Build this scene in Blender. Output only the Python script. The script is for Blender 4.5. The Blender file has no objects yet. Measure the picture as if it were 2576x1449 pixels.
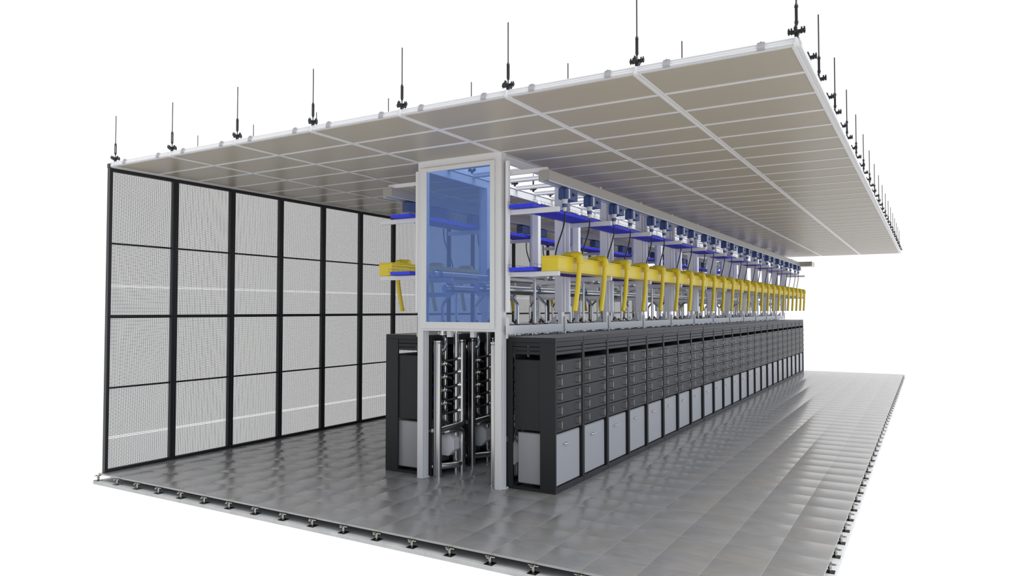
import bpy, math, random
from mathutils import Vector, Matrix
random.seed(4)
SC = bpy.context.scene
COL = SC.collection
PI = math.pi

# ------------------------------------------------------------------ materials
def nt(name):
    m = bpy.data.materials.new(name); m.use_nodes = True
    t = m.node_tree; b = t.nodes['Principled BSDF']
    return m, t, b

def mat(name, col, rough=0.5, metal=0.0, noise=0.0, scale=6.0, spec=0.5, coat=0.0, rnoise=0.0, stretch=None):
    m, t, b = nt(name)
    N, L = t.nodes, t.links
    b.inputs['Base Color'].default_value = (*col, 1)
    b.inputs['Roughness'].default_value = rough
    b.inputs['Metallic'].default_value = metal
    b.inputs['Specular IOR Level'].default_value = spec
    b.inputs['Coat Weight'].default_value = coat
    if noise or rnoise:
        tc = N.new('ShaderNodeTexCoord'); no = N.new('ShaderNodeTexNoise')
        no.inputs['Scale'].default_value = scale; no.inputs['Detail'].default_value = 4
        if stretch:
            mp = N.new('ShaderNodeMapping'); mp.inputs['Scale'].default_value = stretch
            L.new(tc.outputs['Object'], mp.inputs['Vector']); L.new(mp.outputs['Vector'], no.inputs['Vector'])
        else:
            L.new(tc.outputs['Object'], no.inputs['Vector'])
        if noise:
            r = N.new('ShaderNodeMix'); r.data_type = 'RGBA'
            r.inputs[6].default_value = (*[max(0, c * (1 - noise)) for c in col], 1)
            r.inputs[7].default_value = (*[min(1, c * (1 + noise)) for c in col], 1)
            L.new(no.outputs['Fac'], r.inputs[0]); L.new(r.outputs[2], b.inputs['Base Color'])
        if rnoise:
            q = N.new('ShaderNodeMapRange')
            q.inputs['To Min'].default_value = max(0, rough - rnoise); q.inputs['To Max'].default_value = min(1, rough + rnoise)
            L.new(no.outputs['Fac'], q.inputs['Value']); L.new(q.outputs['Result'], b.inputs['Roughness'])
    return m

M = {}
M['white'] = mat('white_powder_coat', (.68, .68, .675), .42, noise=.02, scale=20)
M['whitepost'] = mat('white_steel_post', (.78, .78, .80), .40, noise=.03, scale=9)
M['alu'] = mat('ceiling_grid_aluminium', (.72, .72, .735), .38, metal=.25, noise=.02, scale=12)
M['clip'] = mat('grey_splice_clip', (.34, .34, .345), .5, noise=.03)
M['ceil'] = mat('beige_ceiling_panel', (.36, .325, .27), .33, noise=.03, scale=3, spec=.22)
M['bus'] = mat('busbar_housing', (.33, .315, .30), .40, metal=.15, noise=.02, scale=8)
M['busrail'] = mat('busbar_slot_rail', (.50, .56, .62), .35, metal=.3, noise=.03)
M['feed'] = mat('raw_steel_cover', (.5, .48, .43), .3, metal=.7, noise=.35, scale=9)
M['black'] = mat('black_frame_coat', (.012, .0125, .014), .42, noise=.05)
M['hang'] = mat('black_oxide_steel', (.022, .023, .025), .45, metal=.3, noise=.1, scale=40)
M['rod'] = mat('threaded_rod_steel', (.07, .07, .07), .45, metal=.6, noise=.2, scale=60)
M['cab'] = mat('dark_grey_cabinet_coat', (.024, .0245, .026), .40, noise=.04, scale=5, spec=.20)
M['cabtop'] = mat('cabinet_top_sheet', (.17, .17, .17), .42, noise=.10, scale=4)
M['cabin'] = mat('cabinet_interior_black', (.013, .013, .014), .6, noise=.1)
M['unit'] = mat('pale_grey_unit_coat', (.31, .31, .32), .34, noise=.02, scale=7)
M['chrome'] = mat('bright_steel', (.80, .80, .79), .16, metal=1, rnoise=.04, scale=14)
M['handle'] = mat('satin_handle_steel', (.40, .37, .33), .30, metal=1, noise=.05)
M['pipe'] = mat('polished_pipe_steel', (.50, .497, .492), .24, metal=1, noise=.05, scale=5, rnoise=.05)
M['pipeh'] = mat('brushed_main_pipe_steel', (.60, .61, .63), .20, metal=1, noise=.04, scale=4, rnoise=.04)
M['hose'] = mat('black_braided_hose', (.02, .02, .021), .38, noise=.5, scale=90)
M['cable'] = mat('black_power_cable', (.018, .018, .02), .42, noise=.1)
M['yellow'] = mat('yellow_duct_plastic', (.72, .555, .028), .34, noise=.03, scale=5)
M['navy'] = mat('navy_tap_box_plastic', (.042, .078, .225), .36, noise=.04, scale=9)
M['greywhite'] = mat('pale_connector_plastic', (.60, .60, .60), .4, noise=.02)
M['bluecable'] = mat('royal_blue_cable_jacket', (.016, .048, .86), .40, noise=.10, scale=2.5, stretch=(40, .4, 40))
M['wire'] = mat('rusty_zinc_tray_wire', (.13, .05, .055), .45, metal=.5, noise=.2, scale=30)
M['ubolt'] = mat('blue_coated_clamp', (.03, .14, .27), .4, noise=.08)
M['red'] = mat('red_valve_tag', (.62, .02, .03), .45, noise=.05)
M['tank'] = mat('white_tank_plastic', (.88, .88, .87), .32, noise=.02)
M['pedchrome'] = mat('zinc_pedestal_steel', (.33, .325, .315), .24, metal=1, noise=.1, scale=30)
M['plate'] = mat('dark_base_plate', (.03, .03, .03), .3, metal=.8, noise=.2, scale=50)
M['brass'] = mat('brass_screw', (.75, .50, .08), .3, metal=1, noise=.05)
m, t, b = nt('blue_indicator_light')
b.inputs['Base Color'].default_value = (.02, .02, .3, 1); b.inputs['Emission Color'].default_value = (.03, .03, 1, 1); b.inputs['Emission Strength'].default_value = .6
M['led'] = m

T = 0.45
# floor tiles: slightly pillowed square tiles with faint stains and joints painted pale like bevels catching light
def floor_mat():
    m, t, b = nt('polished_floor_tile'); N, L = t.nodes, t.links
    geo = N.new('ShaderNodeNewGeometry')
    sep = N.new('ShaderNodeSeparateXYZ'); L.new(geo.outputs['Position'], sep.inputs[0])
    def mth(op, a, c=None):
        n = N.new('ShaderNodeMath'); n.operation = op
        for i, v in enumerate((a, c)):
            if v is None: continue
            if isinstance(v, (int, float)): n.inputs[i].default_value = v
            else: L.new(v, n.inputs[i])
        return n.outputs[0]
    fx = mth('SUBTRACT', mth('FRACT', mth('DIVIDE', sep.outputs[0], T)), .5)
    fy = mth('SUBTRACT', mth('FRACT', mth('DIVIDE', sep.outputs[1], T)), .5)
    K = FLOOR_K
    comb = N.new('ShaderNodeCombineXYZ')
    L.new(mth('MULTIPLY', fx, K), comb.inputs[0]); L.new(mth('MULTIPLY', fy, .15), comb.inputs[1]); comb.inputs[2].default_value = 1
    sn = N.new('ShaderNodeSeparateXYZ'); L.new(geo.outputs['True Normal'], sn.inputs[0])
    up = mth('GREATER_THAN', sn.outputs[2], .5)
    nm = N.new('ShaderNodeVectorMath'); nm.operation = 'NORMALIZE'; L.new(comb.outputs[0], nm.inputs[0])
    mx = N.new('ShaderNodeMix'); mx.data_type = 'VECTOR'
    L.new(up, mx.inputs[0]); L.new(geo.outputs['Normal'], mx.inputs[4]); L.new(nm.outputs[0], mx.inputs[5])
    L.new(mx.outputs[1], b.inputs['Normal'])
    # joint mask
    d = mth('SUBTRACT', .5, mth('MAXIMUM', mth('ABSOLUTE', fx), mth('ABSOLUTE', fy)))
    joint = mth('LESS_THAN', d, .006)
    n1 = N.new('ShaderNodeTexNoise'); n1.inputs['Scale'].default_value = 3.0; n1.inputs['Detail'].default_value = 2.5; n1.inputs['Roughness'].default_value = .5
    L.new(geo.outputs['Position'], n1.inputs['Vector'])
    n2 = N.new('ShaderNodeTexNoise'); n2.inputs['Scale'].default_value = 1.6; n2.inputs['Detail'].default_value = 2
    L.new(geo.outputs['Position'], n2.inputs['Vector'])
    r1 = N.new('ShaderNodeValToRGB'); r1.color_ramp.interpolation = 'EASE'; r1.color_ramp.elements[0].position = .25; r1.color_ramp.elements[1].position = .75
    r1.color_ramp.elements[0].color = (.185, .185, .187, 1); r1.color_ramp.elements[1].color = (.222, .222, .224, 1)
    L.new(n1.outputs['Fac'], r1.inputs[0])
    warm = N.new('ShaderNodeMix'); warm.data_type = 'RGBA'; warm.inputs[7].default_value = (.214, .199, .178, 1)
    r2 = N.new('ShaderNodeMapRange'); r2.interpolation_type = 'SMOOTHSTEP'; r2.inputs['From Min'].default_value = .35; r2.inputs['From Max'].default_value = .85; r2.inputs['To Max'].default_value = .6
    L.new(n2.outputs['Fac'], r2.inputs['Value']); L.new(r2.outputs[0], warm.inputs[0]); L.new(r1.outputs[0], warm.inputs[6])
    n3 = N.new('ShaderNodeTexNoise'); n3.inputs['Scale'].default_value = 1; n3.inputs['Detail'].default_value = 4
    mp = N.new('ShaderNodeMapping'); mp.inputs['Scale'].default_value = (7, 16, 7)
    L.new(geo.outputs['Position'], mp.inputs['Vector']); L.new(mp.outputs['Vector'], n3.inputs['Vector'])
    dm = N.new('ShaderNodeMix'); dm.data_type = 'RGBA'; dm.blend_type = 'MULTIPLY'; dm.inputs[0].default_value = .22
    L.new(warm.outputs[2], dm.inputs[6])
    r3 = N.new('ShaderNodeMapRange'); r3.interpolation_type = 'SMOOTHSTEP'; r3.inputs['From Min'].default_value = .3; r3.inputs['From Max'].default_value = .6; r3.inputs['To Min'].default_value = .72
    L.new(n3.outputs['Fac'], r3.inputs['Value']); L.new(r3.outputs[0], dm.inputs[7])
    jm = N.new('ShaderNodeMix'); jm.data_type = 'RGBA'; jm.inputs[7].default_value = (.44, .44, .445, 1)  # bevel glint put into the joint colour
    L.new(mth('MULTIPLY', joint, .28), jm.inputs[0]); L.new(dm.outputs[2], jm.inputs[6])
    L.new(jm.outputs[2], b.inputs['Base Color'])
    rr = N.new('ShaderNodeMapRange'); rr.inputs['To Min'].default_value = .22; rr.inputs['To Max'].default_value = .32
    b.inputs['Roughness'].default_value = .24
    b.inputs['Specular IOR Level'].default_value = 1.0; b.inputs['IOR'].default_value = 1.6
    return m
FLOOR_K = 0.24
M['floor'] = floor_mat()

def concrete():
    m, t, b = nt('cracked_concrete'); N, L = t.nodes, t.links
    tc = N.new('ShaderNodeTexCoord')
    n1 = N.new('ShaderNodeTexNoise'); n1.inputs['Scale'].default_value = 5; n1.inputs['Detail'].default_value = 10; n1.inputs['Roughness'].default_value = .7
    L.new(tc.outputs['Object'], n1.inputs['Vector'])
    r = N.new('ShaderNodeValToRGB')
    e = r.color_ramp.elements; e[0].position = .25; e[0].color = (.40, .40, .40, 1); e[1].position = .72; e[1].color = (.56, .56, .555, 1)
    L.new(n1.outputs['Fac'], r.inputs[0])
    n2 = N.new('ShaderNodeTexNoise'); n2.inputs['Scale'].default_value = 2.6; n2.inputs['Detail'].default_value = 8; n2.inputs['Distortion'].default_value = 1.2
    L.new(tc.outputs['Object'], n2.inputs['Vector'])
    a = N.new('ShaderNodeMath'); a.operation = 'SUBTRACT'; a.inputs[1].default_value = .5; L.new(n2.outputs['Fac'], a.inputs[0])
    c = N.new('ShaderNodeMath'); c.operation = 'ABSOLUTE'; L.new(a.outputs[0], c.inputs[0])
    mr = N.new('ShaderNodeMapRange'); mr.inputs['From Max'].default_value = .006; mr.inputs['To Min'].default_value = .30; mr.inputs['To Max'].default_value = 0
    L.new(c.outputs[0], mr.inputs['Value'])
    mx = N.new('ShaderNodeMix'); mx.data_type = 'RGBA'; mx.inputs[7].default_value = (.16, .16, .155, 1)
    L.new(mr.outputs[0], mx.inputs[0]); L.new(r.outputs[0], mx.inputs[6]); L.new(mx.outputs[2], b.inputs['Base Color'])
    b.inputs['Roughness'].default_value = .75
    return m
M['concrete'] = concrete()

# woven wire sheet: a square grid of dark wires, open between them
def wire_sheet():
    m, t, b = nt('woven_wire_sheet'); N, L = t.nodes, t.links
    geo = N.new('ShaderNodeNewGeometry'); sep = N.new('ShaderNodeSeparateXYZ'); L.new(geo.outputs['Position'], sep.inputs[0])
    def mth(op, a, c=None):
        n = N.new('ShaderNodeMath'); n.operation = op
        for i, v in enumerate((a, c)):
            if v is None: continue
            if isinstance(v, (int, float)): n.inputs[i].default_value = v
            else: L.new(v, n.inputs[i])
        return n.outputs[0]
    py = mth('FRACT', mth('DIVIDE', sep.outputs[1], .0150)); pz = mth('FRACT', mth('DIVIDE', sep.outputs[2], .0110))
    wy = mth('LESS_THAN', py, .45); wz = mth('LESS_THAN', pz, .45)
    wire = mth('MAXIMUM', wy, wz)
    # two thin bright seams where sheets meet
    for z in (.464, 2.551):
        dz = mth('ABSOLUTE', mth('SUBTRACT', mth('ABSOLUTE', mth('SUBTRACT', sep.outputs[2], z)), .010))
        wire = mth('MULTIPLY', wire, mth('GREATER_THAN', dz, .0016))
    tr = N.new('ShaderNodeBsdfTransparent'); mix = N.new('ShaderNodeMixShader')
    b.inputs['Base Color'].default_value = (.075, .078, .08, 1); b.inputs['Roughness'].default_value = .5
    L.new(wire, mix.inputs[0]); L.new(tr.outputs[0], mix.inputs[1]); L.new(b.outputs[0], mix.inputs[2])
    L.new(mix.outputs[0], N['Material Output'].inputs['Surface'])
    return m
M['mesh'] = wire_sheet()

def blue_pane():
    m, t, b = nt('blue_tinted_pane'); N, L = t.nodes, t.links
    tr = N.new('ShaderNodeBsdfTransparent'); tr.inputs[0].default_value = (.60, .72, .92, 1)
    mix = N.new('ShaderNodeMixShader'); mix.inputs[0].default_value = .32
    b.inputs['Base Color'].default_value = (.22, .33, .64, 1); b.inputs['Roughness'].default_value = .35; b.inputs['Specular IOR Level'].default_value = .2
    L.new(tr.outputs[0], mix.inputs[1]); L.new(b.outputs[0], mix.inputs[2])
    L.new(mix.outputs[0], N['Material Output'].inputs['Surface'])
    return m
M['pane'] = blue_pane()

# ------------------------------------------------------------------ mesh builder
class MB:
    def __init__(s): s.v = []; s.f = []; s.sm = []
    def add(s, vs, fs, smooth=False):
        o = len(s.v); s.v += [tuple(p) for p in vs]
        s.f += [tuple(i + o for i in q) for q in fs]; s.sm += [smooth] * len(fs); return s
    def box(s, x0, x1, y0, y1, z0, z1, b=0):
        x0, x1 = min(x0, x1), max(x0, x1); y0, y1 = min(y0, y1), max(y0, y1); z0, z1 = min(z0, z1), max(z0, z1)
        if b <= 0:
            vs = [(x, y, z) for x in (x0, x1) for y in (y0, y1) for z in (z0, z1)]
            return s.add(vs, [(0, 1, 3, 2), (4, 6, 7, 5), (0, 4, 5, 1), (2, 3, 7, 6), (0, 2, 6, 4), (1, 5, 7, 3)])
        lo, hi = (x0, y0, z0), (x1, y1, z1); vs = []; idx = {}
        for c in range(8):
            bits = (c >> 2 & 1, c >> 1 & 1, c & 1)
            for ax in range(3):   # vertex lying on the face normal to ax
                p = []
                for k in range(3):
                    base = hi[k] if bits[k] else lo[k]
                    p.append(base if k == ax else base + (-b if bits[k] else b))
                idx[(c, ax)] = len(vs); vs.append(p)
        C = Vector(((x0 + x1) / 2, (y0 + y1) / 2, (z0 + z1) / 2)); fs = []
        def put(q):
            P = [Vector(vs[i]) for i in q]; n = (P[1] - P[0]).cross(P[2] - P[0]); ce = sum(P, Vector()) / len(P) - C
            fs.append(tuple(q) if n.dot(ce) > 0 else tuple(reversed(q)))
        for ax in range(3):
            o = [k for k in range(3) if k != ax]; sh = [2, 1, 0]
            for side in (0, 1):
                q = []
                for a, c in ((0, 0), (0, 1), (1, 1), (1, 0)):
                    bits = [0, 0, 0]; bits[ax] = side; bits[o[0]] = a; bits[o[1]] = c
                    q.append(idx[(bits[0] << 2 | bits[1] << 1 | bits[2], ax)])
                put(q)
            for a in (0, 1):
                for c in (0, 1):   # edge along ax
                    cs = []
                    for side in (0, 1):
                        bits = [0, 0, 0]; bits[ax] = side; bits[o[0]] = a; bits[o[1]] = c
                        cs.append(bits[0] << 2 | bits[1] << 1 | bits[2])
                    put([idx[(cs[0], o[0])], idx[(cs[1], o[0])], idx[(cs[1], o[1])], idx[(cs[0], o[1])]])
        for c in range(8): put([idx[(c, 0)], idx[(c, 1)], idx[(c, 2)]])
        return s.add(vs, fs)
    def prism(s, poly, axis, a0, a1):
        n = len(poly)
        def P(u, w, a): return {'x': (a, u, w), 'y': (u, a, w), 'z': (u, w, a)}[axis]
        vs = [P(u, w, a0) for u, w in poly] + [P(u, w, a1) for u, w in poly]
        fs = [tuple(range(n)), tuple(range(2 * n - 1, n - 1, -1))] + [(i, n + i, n + (i + 1) % n, (i + 1) % n) for i in range(n)]
        area = sum(poly[i][0] * poly[(i + 1) % n][1] - poly[(i + 1) % n][0] * poly[i][1] for i in range(n))
        flip = (area > 0) != (axis == 'y')
        if a1 < a0: flip = not flip
        if flip: fs = [tuple(reversed(q)) for q in fs]
        # first cap must face towards a0
        return s.add(vs, fs)
    def tube(s, path, r, n=12, caps=True):
        P = [Vector(p) for p in path]; k = len(P)
        R = r if isinstance(r, (list, tuple)) else [r] * k
        t0 = (P[1] - P[0]).normalized()
        ref = Vector((0, 0, 1)) if abs(t0.z) < .9 else Vector((1, 0, 0))
        u = t0.cross(ref).normalized(); vs = []
        prev = t0
        for i in range(k):
            if i == 0: t = t0
            elif i == k - 1: t = (P[i] - P[i - 1]).normalized()
            else:
                t = ((P[i + 1] - P[i]).normalized() + (P[i] - P[i - 1]).normalized())
                t = t.normalized() if t.length > 1e-6 else prev
            u = (u - t * u.dot(t)); u = u.normalized(); w = t.cross(u); prev = t
            for j in range(n):
                a = 2 * PI * j / n; vs.append(P[i] + (u * math.cos(a) + w * math.sin(a)) * R[i])
        fs = [(i * n + j, i * n + (j + 1) % n, (i + 1) * n + (j + 1) % n, (i + 1) * n + j) for i in range(k - 1) for j in range(n)]
        s.add(vs, fs, True)
        if caps:
            s.add(vs[:n], [tuple(range(n - 1, -1, -1))]); s.add(vs[-n:], [tuple(range(n))])
        return s
    def cyl(s, x, y, z0, z1, r, n=14): return s.tube([(x, y, z0), (x, y, z1)], r, n)
    def rings(s, x, y, prof, n=18):   # lathe about z: sharp steps kept as separate tubes
        for (za, ra), (zb, rb) in zip(prof, prof[1:]):
            if abs(zb - za) > 1e-6: s.tube([(x, y, za), (x, y, zb)], [ra, rb], n)
        return s
    def mirror(s):
        o = MB(); o.v = [(-x, y, z) for x, y, z in s.v]; o.f = [tuple(reversed(q)) for q in s.f]; o.sm = list(s.sm); return o
    def me(s, name, m):
        d = bpy.data.meshes.new(name); d.from_pydata(s.v, [], s.f); d.polygons.foreach_set('use_smooth', s.sm); d.materials.append(m); d.update(); return d

def bend(path, r=.06, n=5):
    """round the corners of a polyline"""
    P = [Vector(p) for p in path]; out = [P[0]]
    for a, b, c in zip(P, P[1:], P[2:]):
        d1 = (a - b); d2 = (c - b); k = min(r, d1.length * .49, d2.length * .49)
        A = b + d1.normalized() * k; C = b + d2.normalized() * k
        for i in range(n + 1):
            q = i / n; out.append(A * (1 - q) ** 2 + b * 2 * q * (1 - q) + C * q * q)
    out.append(P[-1]); return out

def ob(name, data, parent=None, loc=(0, 0, 0), rz=0.0):
    o = bpy.data.objects.new(name, data); COL.objects.link(o); o.location = loc; o.rotation_euler = (0, 0, rz)
    if parent: o.parent = parent
    return o
def tag(o, label, cat, group=None, kind=None):
    o['label'] = label; o['category'] = cat
    if group: o['group'] = group
    if kind: o['kind'] = kind
    return o
def thing(name, label, cat, loc, group=None, rz=0.0): return tag(ob(name, None, None, loc, rz), label, cat, group)
def struct(name, data, loc=(0, 0, 0), label=None, cat=None):
    o = ob(name, data, None, loc); o['kind'] = 'structure'
    if label: o['label'] = label
    if cat: o['category'] = cat
    return o
def copy_tree(src, loc, label, parent=None):
    c = src.copy(); COL.objects.link(c)
    if parent is None: c.location = loc; c['label'] = label
    else: c.parent = parent
    for ch in list(src.children): copy_tree(ch, None, None, c)
    return c
_o = 'first second third fourth fifth sixth seventh eighth ninth tenth eleventh twelfth thirteenth fourteenth fifteenth sixteenth seventeenth eighteenth nineteenth'.split()
_t = {2: ('twent', 'twenty'), 3: ('thirt', 'thirty'), 4: ('fort', 'forty'), 5: ('fift', 'fifty')}
def nth(i):      # 0-based
    n = i + 1
    if n < 20: return _o[n - 1]
    a, c = _t[n // 10]
    return a + 'ieth' if n % 10 == 0 else c + '-' + _o[n % 10 - 1]

XC = 4.125                    # middle of the aisle
ZC = 4.18                     # underside of ceiling grid
CX0, BAY, CY0, DEP, NB, ND = -.275, 1.2565, .056, .635, 7, 35
CX1, CY1 = CX0 + BAY * NB, CY0 + DEP * ND
P0, MOD = 2.055, 1.635        # first arm, module
SIDES = ((1, 'right'), (-1, 'left'))

# ------------------------------------------------------------------ floor and slab
fl = MB().box(-T, 19 * T, 0, 50 * T, -.024, 0, .003)
struct('floor', fl.me('floor', M['floor']))
struct('concrete_slab', MB().box(-.487, 8.60, -.050, 22.62, -.145, -.102, .002).me('concrete_slab', M['concrete']))

# pedestals
pb = MB().box(-.043, .043, -.043, .043, 0, .006, .001).me('base_plate', M['plate'])
ps = MB().rings(0, 0, [(.006, .013), (.040, .013)]).rings(0, 0, [(.030, .0175), (.040, .0175)]).rings(0, 0, [(.040, .0155), (.064, .0155)]).me('stem', M['pedchrome'])
ph = MB()
for a in range(4):
    an = a * PI / 2
    c_, s_ = math.cos(an), math.sin(an)
    poly = [(-.012, 0), (.012, 0), (.014, .042), (.006, .054), (-.006, .054), (-.014, .042)]
    poly = [(x * c_ - y * s_, x * s_ + y * c_) for x, y in poly]
    ph.prism(poly, 'z', .064, .0735)
ph.rings(0, 0, [(.062, .026), (.074, .026)])
ph = ph.me('head', M['pedchrome'])
pbr = MB().rings(.012, .006, [(.0738, .005), (.0765, .005)], 8).rings(-.010, -.010, [(.0738, .005), (.0765, .005)], 8).me('head_screws', M['brass'])
def pedestal(x, y, label, group):
    r = thing('floor_pedestal', label, 'pedestal', (x, y, -.102), group)
    ob('base_plate', pb, r); ob('stem', ps, r); h = ob('head', ph, r); ob('screws', pbr, h)
    return r
p0 = None
for i in range(-1, 20):
    lab = 'zinc floor pedestal on the slab edge, %s from the left corner along the front' % nth(i + 1) if i >= 0 else 'zinc floor pedestal standing alone at the left front corner of the slab'
    if p0 is None: p0 = pedestal(i * T, 0, lab, 'pedestals under the front floor edge')
    else: copy_tree(p0, (i * T, 0, -.102), lab)
for j in range(1, 51):
    o = copy_tree(p0, (19 * T, j * T, -.102), 'zinc pedestal under the right floor edge, %s from its far end' % nth(50 - j)); o['group'] = 'pedestals under the right floor edge'

# ------------------------------------------------------------------ ceiling
pan = MB()
for i in range(NB):
    for j in range(ND):
        if i == 3 and j >= 3: continue
        x, y = CX0 + i * BAY, CY0 + j * DEP
        pan.box(x + .012, x + BAY - .012, y + .012, y + DEP - .012, ZC + .006, ZC + .022, .0015)
ceil = struct('ceiling', pan.me('ceiling_panels', M['ceil']))
gr = MB()
for i in range(NB + 1):
    x = CX0 + i * BAY
    gr.box(x - .034, x - .008, CY0, CY1, ZC, ZC + .006, .001).box(x + .008, x + .034, CY0, CY1, ZC, ZC + .006, .001)
    gr.box(x - .012, x + .012, CY0 + .004, CY1 - .004, ZC + .003, ZC + .012)
    gr.prism([(x - .030, ZC + .022), (x + .030, ZC + .022), (x + .030, ZC + .034), (x + .012, ZC + .050), (x + .012, ZC + .066), (x - .012, ZC + .066), (x - .012, ZC + .050), (x - .030, ZC + .034)], 'y', CY0 + .004, CY1 - .004)
for j in range(1, ND + 1):
    y = CY0 + j * DEP
    for i in range(NB):
        a, c = CX0 + i * BAY + .03, CX0 + (i + 1) * BAY - .03
        gr.box(a, c, y - .022, y - .005, ZC + .001, ZC + .006).box(a, c, y + .005, y + .022, ZC + .001, ZC + .006).box(a, c, y - .008, y + .008, ZC + .003, ZC + .012)
        if i == 3 and j >= 2:
            gr.prism([(y - .032, ZC + .005), (y + .032, ZC + .005), (y + .032, ZC + .022), (y + .016, ZC + .036), (y + .016, ZC + .066), (y - .016, ZC + .066), (y - .016, ZC + .036), (y - .032, ZC + .022)], 'x', a, c)
ob('suspension_grid', gr.me('suspension_grid', M['alu']), ceil)
# profiled edge rails
def edge_profile(s):   # (offset outward, z)
    return [(0, .0065), (s * .034, .0065), (s * .034, .010), (s * .028, .014), (s * .036, .018), (s * .038, .028), (s * .032, .034), (s * .032, .044), (s * .024, .052), (s * .024, .068), (s * .016, .072), (0, .072)]
fr = MB().prism([(CY0 - u, ZC + w) for u, w in edge_profile(1)], 'x', CX0, CX1)
ob('front_edge_rail', fr.me('front_edge_rail', M['alu']), ceil)['label'] = 'profiled aluminium rail along the front edge'
rr_ = MB().prism([(CX1 + u, ZC + w) for u, w in edge_profile(1)], 'y', CY0, CY1)
ob('side_edge_rail', rr_.me('side_edge_rail', M['alu']), ceil)['label'] = 'profiled aluminium rail along the right edge'
cl = MB().prism([(CY0 - .040, ZC + .012), (CY0 - .044, ZC + .030), (CY0 - .036, ZC + .052), (CY0 - .030, ZC + .078), (CY0 - .014, ZC + .078), (CY0 - .014, ZC + .070), (CY0 - .02, ZC + .012)], 'x', -.028, .028)
cl.box(-.006, .006, CY0 - .034, CY0 - .018, ZC + .076, ZC + .082)
cl = cl.me('splice_clip', M['clip'])
for i in range(NB):
    for q in (.21, .80): ob('splice_clip', cl, ceil, (CX0 + (i + q) * BAY, 0, 0))
# aisle closure strips hanging below the ceiling opening
for (s, nm), k in zip(SIDES, (1, 2)):
    x = XC + s * .612
    d = MB().box(x - .016, x + .016, 2.10, CY1, 4.075, ZC - .001, .003)
    o = struct('trim_%d' % k, d.me('closure_strip', M['white'])); o['label'] = 'white closure strip along the %s edge of the ceiling opening' % nm

# hangers
hx = MB()
for a in (1, -1):
    hx.prism([(a * .008, .030), (a * .050, .040), (a * .062, .040), (a * .062, .066), (a * .008, .058)], 'y', -.011, .011)
    hx.box(a * .006, a * .011 + a * .0, -.01, .01, .03, .06)
    hx.prism([(a * .008, .030), (a * .050, .040), (a * .062, .040), (a * .062, .066), (a * .008, .058)], 'x', -.011, .011)
hx.box(-.014, .014, -.014, .014, 0, .062, .002)
hxm = hx.me('cross_bracket', M['hang'])
hb = MB()
for a in (1, -1):
    for q in (.036, .055):
        hb.cyl(a * q, 0, .03, .080, .0062, 8); hb.cyl(0, a * q, .03, .080, .0062, 8)
hbm = hb.me('bracket_bolts', M['hang'])
hr1 = MB().cyl(0, 0, .06, .115, .0062, 8).me('lower_rod', M['rod'])
tb_ = MB().box(-.009, .009, -.013, -.006, .115, .245, .001).box(-.009, .009, .006, .013, .115, .245, .001).rings(0, 0, [(.098, .009), (.115, .0145), (.128, .0145)], 8).rings(0, 0, [(.232, .0145), (.245, .0145), (.262, .009)], 8).me('turnbuckle', M['hang'])
hr2 = MB().cyl(0, 0, .245, .640, .0062, 8).me('threaded_rod', M['rod'])
cn = MB().prism([(-.019, -.068), (.019, -.068), (.009, -.034), (.009, -.004), (-.009, -.004), (-.009, -.034)], 'y', -.044, .0).me('end_connector', M['white'])
HZ = ZC + .070
def hanger(x, y, label, group, conn=False):
    r = thing('ceiling_hanger', label, 'hanger', (x, y, HZ), group)
    br = ob('bracket', hxm, r); ob('bolts', hbm, br); ob('lower_rod', hr1, r); ob('turnbuckle', tb_, r); ob('threaded_rod', hr2, r)
    if conn: ob('end_connector', cn, r)['label'] = 'white cast end connector'
    return r
for i in range(NB + 1):
    hanger(CX0 + i * BAY, CY0, 'black rod hanger on the front ceiling edge, %s from the left corner' % nth(i), 'front edge hangers', True)
for i in range(NB):
    hanger(CX0 + i * BAY, CY0 + 2 * DEP, 'black rod hanger just behind the front ceiling edge, %s from the left' % nth(i), 'hangers behind the front edge')
kk = 0
for j in range(1, ND + 1):
    y = CY0 + j * DEP
    if j % 2 == 0:
        hanger(CX1, y, 'black rod hanger on the right ceiling edge, %s behind the front corner' % nth(j // 2 - 1), 'right edge hangers')
    else:
        r = thing('grid_bracket', 'black cross bracket without rod on the right ceiling edge, %s from the front corner' % nth(j // 2), 'bracket', (CX1, y, HZ), 'right edge brackets')
        br = ob('bracket', hxm, r); ob('bolts', hbm, r)
for i, nm in ((3, 'left'), (4, 'right')):
    for j in range(3, 19):
        if j % 2 == 0:
            hanger(CX0 + i * BAY, CY0 + j * DEP, 'black rod hanger on the %s rim of the ceiling opening, %s behind the glazed portal' % (nm, nth(j // 2 - 2)), 'ceiling opening hangers')
        else:
            r = thing('grid_bracket', 'black cross bracket on the %s rim of the ceiling opening, %s behind the glazed portal' % (nm, nth(j // 2 - 1)), 'bracket', (CX0 + i * BAY, CY0 + j * DEP, HZ), 'ceiling opening brackets')
            ob('bracket', hxm, r); ob('bolts', hbm, r)

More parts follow.
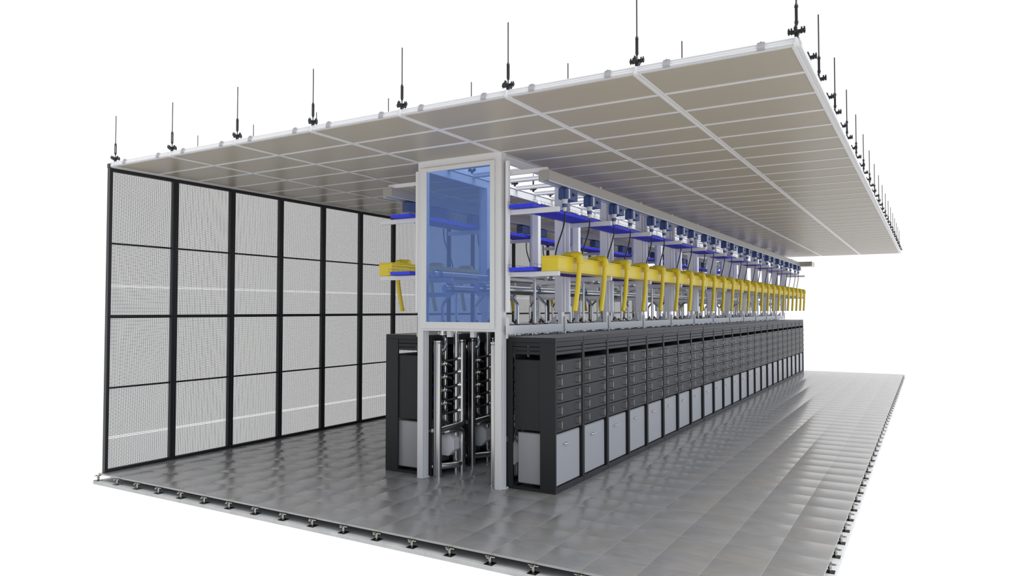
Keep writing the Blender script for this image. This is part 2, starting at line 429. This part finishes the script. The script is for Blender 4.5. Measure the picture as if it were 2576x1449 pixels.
# ------------------------------------------------------------------ mesh wall on the left
WX1, WX0, WY0, WP, WH = -.357, -.420, .03, 1.008, 4.177
wl = struct('wall_left', None, ((WX0 + WX1) / 2, WY0, 0)); wl['label'] = 'black framed wire mesh partition wall along the left floor edge'
def wall_panel():
    half = WH / 2; a0, a1 = .003, WP - .003; x0, x1 = -.031, .031
    out = []
    for z0, z1 in ((0, 2.123), (2.123, WH)):
        f = MB()
        f.box(x0, x1, a0, .046, z0, z1, .002).box(x0, x1, WP - .046, a1, z0, z1, .002)
        zb = .042 if z0 == 0 else z0 + .022; zt = WH - .046 if z0 > 0 else z1 - .020
        f.box(x0, x1, .046, WP - .046, z0, zb).box(x0, x1, .046, WP - .046, zt, z1)
        bz = 1.146 if z0 == 0 else 3.133
        cb = MB().box(.006, .030, .046, WP - .046, bz - .012, bz + .012, .002)
        sh = MB().add([(0, .044, zb - .004), (0, WP - .044, zb - .004), (0, WP - .044, zt + .004), (0, .044, zt + .004)], [(0, 1, 2, 3)])
        out.append((f.me('panel_frame', M['black']), cb.me('crossbar', M['black']), sh.me('wire_mesh', M['mesh'])))
    return out
wp = wall_panel()
for i in range(20):
    for (f, cb, sh), q in zip(wp, ('lower', 'upper')):
        p = ob('mesh_panel', f, wl, (0, i * WP, 0)); ob('crossbar', cb, p); ob('wire_mesh', sh, p)
ec = MB().box(.032, .12, .01, 20.2, ZC - .002, ZC + .004).box(.032, .085, .01, 20.2, ZC - .004, ZC + .074, .002).box(.034, .084, .004, .012, ZC + .01, ZC + .06, .001)
ob('ceiling_angle', ec.me('ceiling_angle', M['white']), wl)['label'] = 'white angle closing the gap to the ceiling'
ob('corner_plate', MB().box(-.031, .030, -.004, .05, WH, WH + .06, .002).me('corner_plate', M['black']), wl)

# ------------------------------------------------------------------ server cabinets
CW, CP, GAP = .8056, .8136, .03
CY = [2.117 + i * CP + (i // 8) * GAP + CW / 2 for i in range(24)]
CXR = 5.0565
hw = CW / 2
f = MB()
st = .027
for s in (1, -1):
    ya, yb = s * hw, s * (hw - st)
    f.box(.177, .39, ya, yb, .034, 1.817, .002).box(-.39, -.212, ya, yb, .034, 1.817, .002)
    f.box(-.212, .177, ya, yb, 0, .036).box(-.212, .177, ya, yb, 1.815, 1.83)
f.box(.177, .39, -hw, hw, 0, .0345, .002).box(-.39, -.212, -hw, hw, 0, .0345, .002)
f.box(.355, .39, -hw + st, hw - st, .0345, .066, .001).box(.358, .39, -hw + st, hw - st, 1.800, 1.83)
f.box(-.39, -.36, -hw + st, hw - st, .0345, .066).box(-.39, -.36, -hw + st, hw - st, 1.74, 1.83)
f.box(-.39, .39, -hw, hw, 1.817, 1.876, .002)
fm = f.me('frame', M['cab'])
topm = MB().box(-.388, .388, -hw + .002, hw - .002, 1.8765, 1.88, .001).me('top_sheet', M['cabtop'])
lv = MB()
yi = hw - st
for z0, z1 in ((1.764, 1.799), (1.712, 1.757), (1.666, 1.706)):
    xo = .386
    lv.prism([(xo - .022, z0), (xo - .004, z0), (xo, z0 + .006), (xo - .006, z1), (xo - .022, z1)], 'y', -yi + .004, yi - .004)
    for s in (1, -1):
        lv.box(-.21, .176, s * (hw - .010), s * (hw - .024), z0, z1 + (.012 if z1 > 1.79 else 0), .001)
lvm = lv.me('louver', M['cab'])
# dark inner shelf
shm = MB().box(-.20, .37, -yi + .004, yi - .004, 1.594, 1.599).box(-.2, -.19, -yi + .01, -.05, 1.60, 1.80).box(-.06, .12, .03, .05, 1.60, 1.80).me('inner_shelf', M['cabin'])
dr = MB().box(-.19, .384, -.357, .357, .0045, .1715, .002).me('drawer', M['cab'])
sidem = [MB().box(-.19, .178, q * (hw - .022), q * .362, .735, 1.594, .002).me('side_panel', M['cab']) for q in (1, -1)]
hp = bend([(.384, 0, .042), (.421, 0, .042), (.421, 0, .134), (.384, 0, .134)], .036, 7)
hdl = MB().tube(hp, .0048, 8).me('handle', M['handle'])
unit = MB().box(-.165, .358, -.352, .352, .068, .698, .012).me('lower_unit', M['unit'])
lat = MB().tube(bend([(.358, -.13, .567), (.388, -.13, .563), (.388, -.01, .563), (.358, -.01, .567)], .02, 4), .006, 8).box(.358, .366, -.115, -.025, .556, .578, .002).me('latch', M['chrome'])
led = MB()
for q in range(4):
    led.box(-.1995, -.194, .085 + .012 * (q % 2), .091 + .012 * (q % 2), .085 + .016 * (q // 2), .091 + .016 * (q // 2))
ledm = led.me('indicator_lights', M['led'])
backm = MB().box(-.193, -.188, -.34, .34, .012, .16).box(-.197, -.192, -.30, .30, .03, .07).box(-.197, -.192, -.30, .05, .09, .14).me('server_back', M['cabin'])
tank = MB()
oc = [(-.40 + .168 * math.cos(PI / 8 + k * PI / 4), .385 + .168 * math.sin(PI / 8 + k * PI / 4)) for k in range(8)]
tank.prism(oc, 'y', -.12, .10)
ocf = [(-.40 + .168 * math.cos(PI / 8 + k * PI / 4), .385 + .168 * math.sin(PI / 8 + k * PI / 4)) for k in range(8)]
for yy in (.10, -.12):
    vs_ = [(x, yy, z) for x, z in ocf] + [(-.40, yy + (.035 if yy > 0 else -.035), .385)]
    tank.add(vs_, [(k, (k + 1) % 8, 8) if yy < 0 else ((k + 1) % 8, k, 8) for k in range(8)], True)
tankm = tank.me('pump_tank', M['tank'])
def cabinet(side, i):
    s = 1 if side == 'right' else -1
    where = 'nearest to the viewer' if i == 0 else ('at the far end' if i == 23 else '%s from the near end' % nth(i))
    r = thing('server_cabinet', 'dark grey server cabinet in the %s row, %s' % (side, where), 'cabinet', (XC + s * (CXR - XC), CY[i], 0), '%s row of server cabinets' % side, 0 if s > 0 else PI)
    fo = ob('frame', fm, r); ob('top_sheet', topm, fo); ob('louver', lvm, r); ob('inner_shelf', shm, r)
    if i in (0, 7, 8, 15, 16, 23): ob('side_panel', sidem[0], r); ob('side_panel', sidem[1], r)
    for k in range(5):
        d = ob('drawer', dr, r, (0, 0, .725 + k * .175))
        if s > 0:
            ob('handle', hdl, d, (0, -.285, 0)); ob('handle', hdl, d, (0, .222, 0))
        if s < 0 and i < 6:
            ob('server_back', backm, d); ob('indicator_lights', ledm, d)['label'] = 'small blue indicator lights'
    u = ob('lower_unit', unit, r); u['label'] = 'pale grey lower unit'
    if s > 0: ob('latch', lat, u)
    if i < 6: ob('pump_tank', tankm, r)['label'] = 'white eight-sided pump tank'
    return r
for s, nm in SIDES:
    for i in range(24): cabinet(nm, i)

# ------------------------------------------------------------------ rear cooling manifolds in the aisle
def mani():
    out = {}
    def flange(mb, x, y, z, r=.051): mb.rings(x, y, [(z - .004, r), (z + .004, r)], 20)
    # coordinates relative to (cabinet back plane 3.583, cabinet start) : x towards the aisle
    a = MB(); ax, ay = .106, .028
    a.rings(ax, ay, [(.0, .054), (.012, .054)], 20).cyl(ax, ay, .012, 1.735, .046, 20)
    a.rings(ax, ay, [(1.735, .046), (1.768, .046), (1.790, .054), (1.806, .0555)], 20)
    for z in (.247, .856, 1.658, 1.74): flange(a, ax, ay, z)
    out['supply_pipe'] = (a, 'pipe')
    a = MB(); bx, by = .045, .062
    a.rings(bx, by, [(.0, .054), (.012, .054)], 20).cyl(bx, by, .012, 1.735, .046, 20).rings(bx, by, [(1.735, .046), (1.768, .046), (1.790, .054), (1.806, .0555)], 20)
    for z in (.247, .856, 1.74): flange(a, bx, by, z)
    out['inner_pipe'] = (a, 'pipe')
    a = MB(); cx, cy = .100, .440
    a.rings(cx, cy, [(.0, .052), (.012, .052)], 20).cyl(cx, cy, .012, 1.90, .042, 20)
    for z in (.41, .76, 1.64, 1.80): flange(a, cx, cy, z, .047)
    out['return_pipe'] = (a, 'pipe')
    a = MB(); dx, dy = .188, .458
    a.cyl(dx, dy, .80, 1.735, .046, 20).rings(dx, dy, [(1.735, .046), (1.768, .046), (1.790, .054), (1.806, .0555)], 20)
    flange(a, dx, dy, .86, .053); flange(a, dx, dy, .80, .055); flange(a, dx, dy, 1.64, .053)
    a.tube(bend([(dx, dy, .80), (dx, dy, .655), (.05, .06, .60), (-.12, .02, .60)], .17, 8), .045, 16)
    out['upper_manifold'] = (a, 'pipe')
    a = MB()
    a.rings(dx, dy, [(.0, .052), (.012, .052)], 20).cyl(dx, dy, .012, .40, .047, 20); flange(a, dx, dy, .247, .053); flange(a, dx, dy, .40, .052)
    a.tube(bend([(dx, dy, .40), (dx, dy + .01, .585), (.10, .22, .57), (-.06, .20, .55)], .12, 8), .040, 16)
    a.tube(bend([(.16, .46, .125), (.20, .36, .115), (.02, .10, .115), (-.05, .06, .115)], .09, 8), .043, 16)
    out['lower_manifold'] = (a, 'pipe')
    a = MB(); ex, ey = -.035, .37
    a.cyl(ex, ey, .86, 1.86, .038, 18); flange(a, ex, ey, 1.80, .043); a.rings(ex, ey, [(.80, .042), (.84, .048), (.86, .038)], 18)
    a.tube(bend([(ex, ey, .82), (ex, ey, .68), (ex + .03, ey + .06, .60), (-.1, ey + .1, .58)], .08, 6), .043, 14)
    out['drop_pipe'] = (a, 'pipe')
    a = MB()
    a.tube(bend([(.06, .20, 1.94), (.06, .18, 1.86), (.135, .15, 1.78), (.135, .11, 1.675), (.10, .05, 1.665)], .06, 7), .027, 16)
    out['bypass_bend'] = (a, 'pipe')
    return {k: (v.me(k, M[m_]), v.mirror().me(k, M[m_])) for k, (v, m_) in out.items()}
MANI = mani()
h1 = MB().tube(bend([(.175, .41, .0), (.05, .30, -.035), (-.06, .22, -.05), (-.19, .20, -.05)], .1, 4), .0185, 10)
h2 = MB().tube(bend([(.165, .10, .0), (.12, .25, -.015), (.045, .42, -.06), (-.06, .46, -.08), (-.19, .46, -.08)], .1, 5), .0205, 10)
fit = MB().tube([(.200, .425, 0), (.160, .395, 0)], .018, 10).tube([(.190, .42, 0), (.183, .414, 0)], .027, 10).tube([(.168, .402, 0), (.161, .397, 0)], .025, 10).tube([(.176, .41, 0), (.176, .41, .035)], .006, 6)
fit2 = MB().tube([(.150, .055, 0), (.178, .115, 0)], .018, 10).tube([(.158, .07, 0), (.162, .078, 0)], .027, 10).tube([(.17, .098, 0), (.174, .106, 0)], .025, 10).tube([(.166, .085, 0), (.166, .085, .04)], .006, 6)
H = {k: (v.me(k, M[m_]), v.mirror().me(k, M[m_])) for k, v, m_ in (('hose', h1, 'hose'), ('hose2', h2, 'hose'), ('fitting', fit, 'chrome'), ('fitting2', fit2, 'chrome'))}
for s, nm in SIDES:
    w = 0 if s < 0 else 1
    for i in range(8 if s < 0 else 24):
        xb = XC + s * (4.667 - XC)
        r = thing('cooling_manifold', 'stainless cooling manifold with black hoses behind the %s cabinet of the %s row' % (nth(i), nm), 'pipe manifold', (xb, CY[i] - CW / 2 - (.18 if s > 0 and i else 0), 0), 'rear cooling manifolds')
        for k, v in MANI.items():
            if s > 0 and i > 3 and k not in ('supply_pipe', 'return_pipe', 'upper_manifold'): continue
            p = ob(k, v[w], r)
            if s > 0 and i > 3: continue
            if k == 'upper_manifold':
                for z in (1.551, 1.371, 1.190, 1.016, .841):
                    h = ob('hose', H['hose'][w], p, (0, 0, z)); ob('hose_fitting', H['fitting'][w], p, (0, 0, z))
            if k == 'supply_pipe':
                for z in (1.492, 1.318, 1.143, .969):
                    h = ob('hose', H['hose2'][w], p, (0, 0, z)); ob('hose_fitting', H['fitting2'][w], p, (0, 0, z))

# ------------------------------------------------------------------ glazed portal at the aisle mouth
pr = thing('aisle_portal', 'tall white portal frame with blue glazed upper window at the near aisle mouth', 'frame', (XC, 1.96, 0))
def leg(s):
    d = MB(); a, c = s * .557, s * .648
    d.box(a, c, 0, .040, 0, 4.185, .003).box(s * .566, s * .636, .040, .062, 0, 4.185).box(s * .560, s * .646, .062, .135, 0, 4.185, .003)
    d.box(s * .63, s * .652, .012, .10, 1.76, 1.95, .002)
    return d
for s, nm in SIDES:
    l = ob('leg', leg(s).me('leg', M['white']), pr)
    fp = MB().box(s * .548, s * .672, .045, .150, 0, .010, .002).cyl(s * .664, .135, .01, .022, .008, 8)
    ob('foot_plate', fp.me('foot_plate', M['white']), l)
ob('sill_beam', MB().box(-.562, .562, 0, .040, 1.943, 2.02, .003).box(-.56, .56, .06, .13, 1.95, 2.02, .003).me('sill_beam', M['white']), pr)
ob('header_beam', MB().box(-.562, .562, 0, .040, 4.08, 4.185, .003).me('header_beam', M['white']), pr)
wf = MB()
wf.box(-.592, -.494, -.022, -.001, 1.975, 4.096, .003).box(.497, .560, -.022, -.001, 1.975, 4.096, .003)
wf.box(-.494, .497, -.022, -.001, 1.975, 2.062, .003).box(-.494, .497, -.022, -.001, 4.04, 4.096, .003)
w_ = ob('window_frame', wf.me('window_frame', M['white']), pr)
g_ = ob('glass_pane', MB().box(-.50, .503, -.014, -.006, 2.055, 4.045).me('glass_pane', M['pane']), w_); g_['label'] = 'translucent blue pane'
for x0, x1 in ((-.245, -.178), (.122, .186)):
    ob('hanger_stub', MB().box(x0, x1, .10, .16, 1.862, 1.95, .002).me('hanger_stub', M['white']), pr)

# ------------------------------------------------------------------ support posts with arms
def post_parts(first):
    d = {}
    p = MB()
    if not first:
        p.box(.575, .695, -.12, -.02, 2.19, 4.10, .003).box(.70, .728, -.095, -.03, 2.19, 4.1).box(.730, .770, -.05, .0, 2.19, 4.10, .003)
        p.box(.62, .684, -.115, -.02, 2.0, 2.19, .002).box(.585, .66, -.115, -.02, 1.90, 2.0, .002)
    else:
        p.box(.652, .690, .0, .045, 2.19, 4.08, .002).box(.682, .726, -.05, .0, 2.19, 4.08, .003)
    d['post'] = (p, 'whitepost')
    b = MB().box(.692, .712, -.055, .005, 1.925, 2.125, .002).box(.69, .70, -.045, -.005, 1.86, 1.93)
    for z in (1.945, 2.105): b.tube([(.712, -.025, z), (.718, -.025, z)], .007, 6)
    d['joint_plate'] = (b, 'white')
    xa = .770 if not first else .735
    d['upper_arm'] = (MB().box(xa - .05, 1.240, 0, .05, 3.905, 3.955, .002), 'white')
    d['middle_arm'] = (MB().box(xa - .05, 1.395, 0, .05, 3.405, 3.466, .002), 'white')
    d['lower_arm'] = (MB().box(xa - .05, 1.395, 0, .05, 2.628, 2.686, .002), 'white')
    ya = -.10 if not first else .05
    xi = .575 if not first else .60
    a = MB().box(.205, xi, ya, ya + .05, 2.585, 2.640, .002).tube([(.34, ya, 2.612), (.34, ya - .004, 2.612)], .006, 8).tube([(.44, ya, 2.612), (.44, ya - .004, 2.612)], .006, 8)
    d['upper_pipe_arm'] = (a, 'white')
    a = MB().box(.205, xi, ya, ya + .05, 2.390, 2.448, .002).tube([(.34, ya, 2.418), (.34, ya - .004, 2.418)], .006, 8)
    d['lower_pipe_arm'] = (a, 'white')
    if not first:
        d['gusset'] = (MB().prism([(.575, 1.965), (.575, 2.15), (.40, 1.965)], 'y', -.075, -.06), 'white')
        d['foot_block'] = (MB().box(.60, .684, -.10, -.03, 1.93, 1.96, .002), 'white')
    return {k: (v.me(k, M[m_]), v.mirror().me(k, M[m_])) for k, (v, m_) in d.items()}
PP = (post_parts(True), post_parts(False))
for s, nm in SIDES:
    w = 0 if s > 0 else 1
    for i in range(13):
        where = 'joined to the glazed portal' if i == 0 else '%s behind the glazed portal' % nth(i - 1)
        r = thing('support_post', 'white steel support post with cantilever arms on the %s side, %s' % (nm, where), 'post', (XC, P0 + i * MOD, 0), '%s support posts' % nm)
        for k, v in PP[0 if i == 0 else 1].items(): ob(k, v[w], r)
    for i in range(12):
        d = MB().box(s * .66, s * .690, .006, MOD - .056, 1.912, 2.022, .002)
        if True:
            d.box(s * .54, s * .66, .02, MOD - .14, 1.985, 1.997)
        r = ob('base_rail', d.me('base_rail', M['white']), None, (XC, P0 + i * MOD, 0))
        tag(r, 'white rail above the %s cabinets, %s section from the glazed portal' % (nm, nth(i)), 'rail', '%s base rails' % nm)
# ------------------------------------------------------------------ busbars, tap-off boxes, power cables
BY0, BY1 = 2.01, 21.35
for s, nm in SIDES:
    r = thing('busbar_trunking', 'long pale grey busbar trunking under the ceiling on the %s side' % nm, 'busbar', (XC + s * 1.2275, BY0, 3.845), 'busbar trunkings')
    L_ = BY1 - BY0
    ob('housing', MB().box(-.0775, .0775, 0, L_, -.060, .060, .003).me('housing', M['bus']), r)
    sl = MB().box(-.0765, -.030, .004, L_, -.066, -.060).box(s * .058, s * .0775, .004, L_, -.075, -.060, .001).box(-s * .0775, -s * .066, .004, L_, -.068, -.060)
    ob('slot_rail', sl.me('slot_rail', M['busrail']), r)
    eb = MB().box(s * .06, s * .46, L_ - .02, L_ + .62, -.075, .085, .003).box(s * .10, s * .44, L_ - .026, L_ - .02, -.06, .075)
    ob('end_feed_box', eb.me('end_feed_box', M['feed']), r)
    for i in range(6):
        pass
def tap():
    d = {}
    d['box'] = (MB().box(-.122, .006, .085, .312, .040, .180, .004).box(-.122, -.045, 0, .085, .040, .180, .006).box(-.045, .006, 0, .085, .040, .180, .012).box(-.10, .0, .02, .20, .18, .196), 'navy')
    d['nameplate'] = (MB().box(.004, .0085, .040, .080, .046, .172, .001), 'greywhite')
    d['switch'] = (MB().box(.006, .012, .150, .190, .088, .132, .001).tube([(.012, .170, .110), (.022, .170, .110)], .010, 10).box(.016, .022, .170, .232, .104, .116, .002), 'hang')
    d['socket'] = (MB().rings(-.05, .043, [(.040, .044), (.032, .044), (.030, .038), (-.017, .036)], 18), 'greywhite')
    d['coupling'] = (MB().rings(-.05, .043, [(-.017, .0355), (-.064, .031)], 18), 'navy')
    d['gland'] = (MB().rings(-.05, .043, [(-.064, .029), (-.095, .028), (-.113, .014)], 8), 'greywhite')
    d['clip'] = (MB().box(.004, .010, .026, .036, .176, .198), 'chrome')
    return {k: (v.me(k, M[m_]), v.mirror().me(k, M[m_])) for k, (v, m_) in d.items()}
TP = tap()
cb_ = MB().tube(bend([(0, 0, 0), (0, 0, -.13), (-.01, -.045, -.25), (-.03, -.16, -.46), (-.04, -.20, -.60), (-.04, -.21, -.74)], .09, 4), .0100, 8)
CBM = (cb_.me('power_cable', M['cable']), cb_.mirror().me('power_cable', M['cable']))
TY = []
for k in range(12):
    b0 = 2.555 + k * 1.641
    TY += [b0, b0 + (.765 if k == 0 else (.66 if k < 3 else .68))]
TZ = 3.585
for s, nm in SIDES:
    w = 0 if s > 0 else 1
    for i, y in enumerate(TY if s > 0 else [2.69 + 1.641 * (j // 2) + .665 * (j % 2) for j in range(24)]):
        x = XC + s * 1.2875
        r = thing('tap_off_box', 'navy tap-off box under the %s busbar, %s from the near end' % (nm, nth(i)), 'power box', (x, y - s * .043, TZ), '%s busbar tap-off boxes' % nm, 0 if s > 0 else PI)
        for k, v in TP.items(): ob(k, v[0], r)
        c = ob('power_cable', CBM[0], None, (x - s * .05, y, TZ - .110), 0 if s > 0 else PI)
        tag(c, 'black power cable hanging from the %s tap-off box on the %s side' % (nth(i), nm), 'cable', '%s power cables' % nm)

# ------------------------------------------------------------------ wire trays with blue cables
def tray(y0, y1, wdt=.36, hgt=.085):
    d = MB(); r = .0015; n = int((y1 - y0) / .10)
    def bar(a, c): d.tube([a, c], r, 4, False)
    for x in [k * wdt / 6 for k in range(7)]: bar((x, y0, 0), (x, y1, 0))
    for x in (0, wdt):
        for z in (.045, hgt): bar((x, y0, z), (x, y1, z))
    for j in range(n + 1):
        y = y0 + (y1 - y0) * j / n
        bar((0, y, -.002), (wdt, y, -.002)); bar((0, y, 0), (0, y, hgt)); bar((wdt, y, 0), (wdt, y, hgt))
    return d
def cables(y0, y1):
    d = MB(); rr = .0068; rows = 4; cols = 28; ns = 20
    for q in range(rows):
        for k in range(cols + (0 if q % 2 == 0 else -1)):
            x = .012 + k * .0124 + (0 if q % 2 == 0 else .0062); z = .008 + q * .0112
            ph = random.random() * 6.28; path = []
            for j in range(ns + 1):
                y = y0 + (y1 - y0) * j / ns
                path.append((x + .0015 * math.sin(j * 1.7 + ph), y, z + .0012 * math.sin(j * 2.3 + ph * 2)))
            d.tube(path, rr, 5)
    d.box(.010, .350, y0 + .001, y1 - .02, .004, .042)
    return d
TL = 21.55 - 1.93
tm = tray(0, TL).me('wire_tray', M['wire']); tmm = tray(0, TL).mirror().me('wire_tray', M['wire'])
cm = cables(.02, TL).me('cable_bundle', M['bluecable'])
cmm = cables(.02, TL); cmm = cmm.mirror().me('cable_bundle', M['bluecable'])
for s, nm in SIDES:
    for z, lv_ in ((3.468, 'upper'), (2.690, 'lower')):
        x = XC + s * .762
        t_ = ob('wire_tray', tm if s > 0 else tmm, None, (x, 1.93, z)); tag(t_, 'thin wire basket tray on the %s arms of the %s side' % ('middle' if lv_ == 'upper' else 'lower', nm), 'cable tray', 'wire basket trays')
        c = ob('cable_bundle', cm if s > 0 else cmm, None, (x, 1.93, z)); tag(c, 'royal blue cables packed in the %s tray on the %s side' % (lv_, nm), 'cables', 'blue cable bundles', 'stuff')

# ------------------------------------------------------------------ yellow fibre trough with downspouts
for s, nm in SIDES:
    y0 = 2.05; L_ = 21.6 - y0
    r = thing('fiber_trough', 'yellow plastic cable trough on the lower arms of the %s side' % nm, 'cable trough', (XC + s * 1.2825, y0, 2.688), 'yellow cable troughs')
    hwid = .1125
    d = MB().box(-hwid, hwid, 0, L_, 0, .168, .003)
    for sg in (1, -1):
        d.box(sg * hwid, sg * (hwid + .006), 0, L_, .0, .012).box(sg * hwid, sg * (hwid + .005), 0, L_, .018, .026)
        d.box(sg * hwid, sg * (hwid + .007), 0, L_, .140, .152)
    ob('channel', d.me('channel', M['yellow']), r)
    ld = MB().box(-hwid - .004, hwid + .004, .0, L_, .1685, .186, .004)
    ob('lid', ld.me('lid', M['yellow']), r)
sp = {}
d = MB(); d.tube(bend([(-.150, 0, .186), (-.148, 0, .213), (-.08, 0, .216), (.0, 0, .216)], .03, 6), .042, 18)
sp['saddle'] = d
d = MB(); d.tube([(-.030, 0, .216), (-.004, 0, .216)], .0495, 20); d.tube(bend([(-.008, 0, .216), (.064, 0, .214), (.064, 0, .13)], .075, 8), .0455, 20).tube([(.064, 0, .142), (.064, 0, .112)], .050, 20)
sp['elbow'] = d
d = MB(); pth = []
for k in range(9):
    q = k / 8; pth.append((.064 - .012 * q, -.115 * q ** 1.7, .120 - .605 * q))
d.tube(pth, .0305, 18)
sp['tube'] = d
SP = {k: (v.me(k, M['yellow']), v.mirror().me(k, M['yellow'])) for k, v in sp.items()}
for s, nm in SIDES:
    w = 0 if s > 0 else 1
    for i in range(24):
        r = thing('trough_downspout', 'yellow downspout hooked over the %s trough, %s from the near end' % (nm, nth(i)), 'downspout', (XC + s * 1.395, 2.515 + i * .808, 2.688), '%s trough downspouts' % nm, 0 if s > 0 else PI)
        for k, v in SP.items(): ob(k, v[0], r)

# ------------------------------------------------------------------ coolant mains, clamps, branch pipes
MAINS = {'upper outer': (.440, 2.692), 'lower inner': (.250, 2.499)}
ML = 21.9 - 2.02
ub = MB()
up = bend([(-.062, 0, -.085), (-.062, 0, .062), (.062, 0, .062), (.062, 0, -.085)], .06, 6)
ub.tube(up, .0055, 6); ub.tube([(x, y + .028, z) for x, y, z in up], .0055, 6)
ubm = ub.me('pipe_clamp', M['ubolt'])
for s, nm in SIDES:
    for k, (dx, z) in MAINS.items():
        x = XC + s * dx
        r = thing('coolant_main', 'long stainless coolant main, %s run on the %s side of the aisle' % (k, nm), 'pipe', (x, 2.02, z), 'coolant mains')
        ob('pipe', MB().tube([(0, .012, 0), (0, ML, 0)], .050, 24).me('pipe', M['pipeh']), r)
        ob('end_cap', MB().tube([(0, 0, 0), (0, .014, 0)], [.049, .0515], 24).me('end_cap', M['pipeh']), r)
        for i in range(13):
            y = P0 + i * MOD + (-.085 if i else .065)
            c = ob('pipe_clamp', ubm, None, (x, y, z))
            tag(c, 'blue pipe clamp on the %s %s main, %s from the near end' % (k, nm, nth(i)), 'clamp', 'blue pipe clamps')
def branch(kind):
    d = {}
    zb = -.70
    if kind == 'straight':
        d['pipe'] = (MB().tube([(.0, 0, .0), (.0, 0, zb)], .0195, 14), 'pipe')
    else:
        d['pipe'] = (MB().tube(bend([(-.215, 0, -.185), (-.195, 0, -.20), (0, 0, -.385), (0, 0, zb)], .05, 6), .0195, 14), 'pipe')
    d['valve'] = (MB().rings(0, 0, [(-.668, .023), (-.652, .023)], 12).tube([(-.012, -.01, -.66), (-.036, -.02, -.638)], .006, 8).tube([(-.030, -.018, -.640), (-.046, -.027, -.620)], [.010, .017], 12).tube([(-.046, -.027, -.620), (-.053, -.031, -.612)], [.017, .009], 12).box(-.020, -.014, -.012, -.004, -.69, -.65), 'hang')
    d['tag'] = (MB().box(-.030, -.025, -.040, -.024, -.70, -.658), 'red')
    d['flange'] = (MB().rings(0, 0, [(-.765, .042), (-.700, .042)], 14).rings(0, 0, [(-.800, .060), (-.786, .060)], 16).rings(0, 0, [(-.786, .034), (-.765, .034)], 14).tube([(-.09, -.02, -.79), (.09, .02, -.79)], .008, 8).tube([(.075, .02, -.79), (.075, .02, -.765)], .014, 8), 'chrome')
    return {k: (v.me(k, M[m_]), v.mirror().me(k, M[m_])) for k, (v, m_) in d.items()}
BR = {k: branch(k) for k in ('straight', 'bent')}
for s, nm in SIDES:
    w = 0 if s > 0 else 1
    for i in range(24):
        y0 = CY[i] - CW / 2
        for kind, off in (('bent', .60 if s > 0 else .14), ('straight', .26 if s > 0 else .465)):
            r = thing('branch_pipe', '%s thin stainless branch pipe dropping to the %s cabinet of the %s row' % (kind, nth(i), nm), 'pipe', (XC + s * .455, y0 + off, 2.68), '%s branch pipes of the %s row' % (kind, nm))
            for k, v in BR[kind].items():
                p = ob(k, v[w], r)
                if k == 'tag': p['label'] = 'red tag'

# ------------------------------------------------------------------ camera
cam = bpy.data.cameras.new('camera'); co = bpy.data.objects.new('camera', cam); COL.objects.link(co)
cam.sensor_fit = 'HORIZONTAL'; cam.sensor_width = 36.0; cam.lens = 1787.66 * 36 / 2576; cam.clip_end = 200; cam.clip_start = .05
yaw, pitch = -.5305, .0314
fw = Vector((math.sin(yaw) * math.cos(pitch), math.cos(yaw) * math.cos(pitch), math.sin(pitch)))
rt = Vector((math.cos(yaw), -math.sin(yaw), 0)); upv = rt.cross(fw)
mw = Matrix((rt, upv, -fw)).transposed().to_4x4(); mw.translation = Vector((9.3438, -5.5613, 2.2121))
co.matrix_world = mw
SC.camera = co

# ------------------------------------------------------------------ studio sky
W = bpy.data.worlds.new('studio_sky'); SC.world = W; W.use_nodes = True
N, L = W.node_tree.nodes, W.node_tree.links
bg = N['Background']
tc = N.new('ShaderNodeTexCoord')
def dotn(v):
    n = N.new('ShaderNodeVectorMath'); n.operation = 'DOT_PRODUCT'; n.inputs[1].default_value = v; L.new(tc.outputs['Generated'], n.inputs[0]); return n.outputs['Value']
def mapr(v, a, b_, c, d_):
    n = N.new('ShaderNodeMapRange'); n.interpolation_type = 'SMOOTHSTEP'
    for k, q in zip(('From Min', 'From Max', 'To Min', 'To Max'), (a, b_, c, d_)): n.inputs[k].default_value = q
    L.new(v, n.inputs['Value']); return n.outputs[0]
def mixc(f, a, c):
    n = N.new('ShaderNodeMix'); n.data_type = 'RGBA'
    L.new(f, n.inputs[0])
    for i, v in ((6, a), (7, c)):
        if isinstance(v, tuple): n.inputs[i].default_value = v
        else: L.new(v, n.inputs[i])
    return n.outputs[2]
front = mapr(dotn((0, 1, 0)), .10, .38, 0, 1)            # bright hazy half ahead
upz = mapr(dotn((0, 0, 1)), -.14, .06, 0, 1)
right = mapr(dotn((1, 0, 0)), .13, .42, 0, 1)           # open blue sky to the right
back = mixc(upz, (.98, .98, .98, 1), (.22, .22, .22, 1))
c1 = mixc(front, back, (1.04, 1.04, 1.04, 1))
left = mapr(dotn((-1, 0, 0)), .35, .85, 0, 1)
c1 = mixc(left, c1, (1.5, 1.5, 1.5, 1))
side = mixc(upz, (1.30, 1.27, 1.23, 1), (.95, 1.08, 1.30, 1))
c2 = mixc(right, c1, side)
zen = mapr(dotn((0, 0, 1)), .44, .80, 0, 1)
lobe = mapr(dotn((.78, .28, .56)), .50, .95, 0, 1)
ahead = mapr(dotn((0, 1, 0)), -.45, .10, 0, 1)
high = mixc(ahead, (.75, .75, .75, 1), (2.1, 2.1, 2.1, 1))
high = mixc(lobe, high, (6.6, 6.6, 6.6, 1))
c2 = mixc(zen, c2, high)
L.new(c2, bg.inputs['Color']); bg.inputs['Strength'].default_value = 1.0

vs = SC.view_settings
SC.display_settings.display_device = 'sRGB'
vs.view_transform = 'Standard'; vs.look = 'None'; vs.gamma = 1; vs.use_curve_mapping = False; vs.exposure = 0
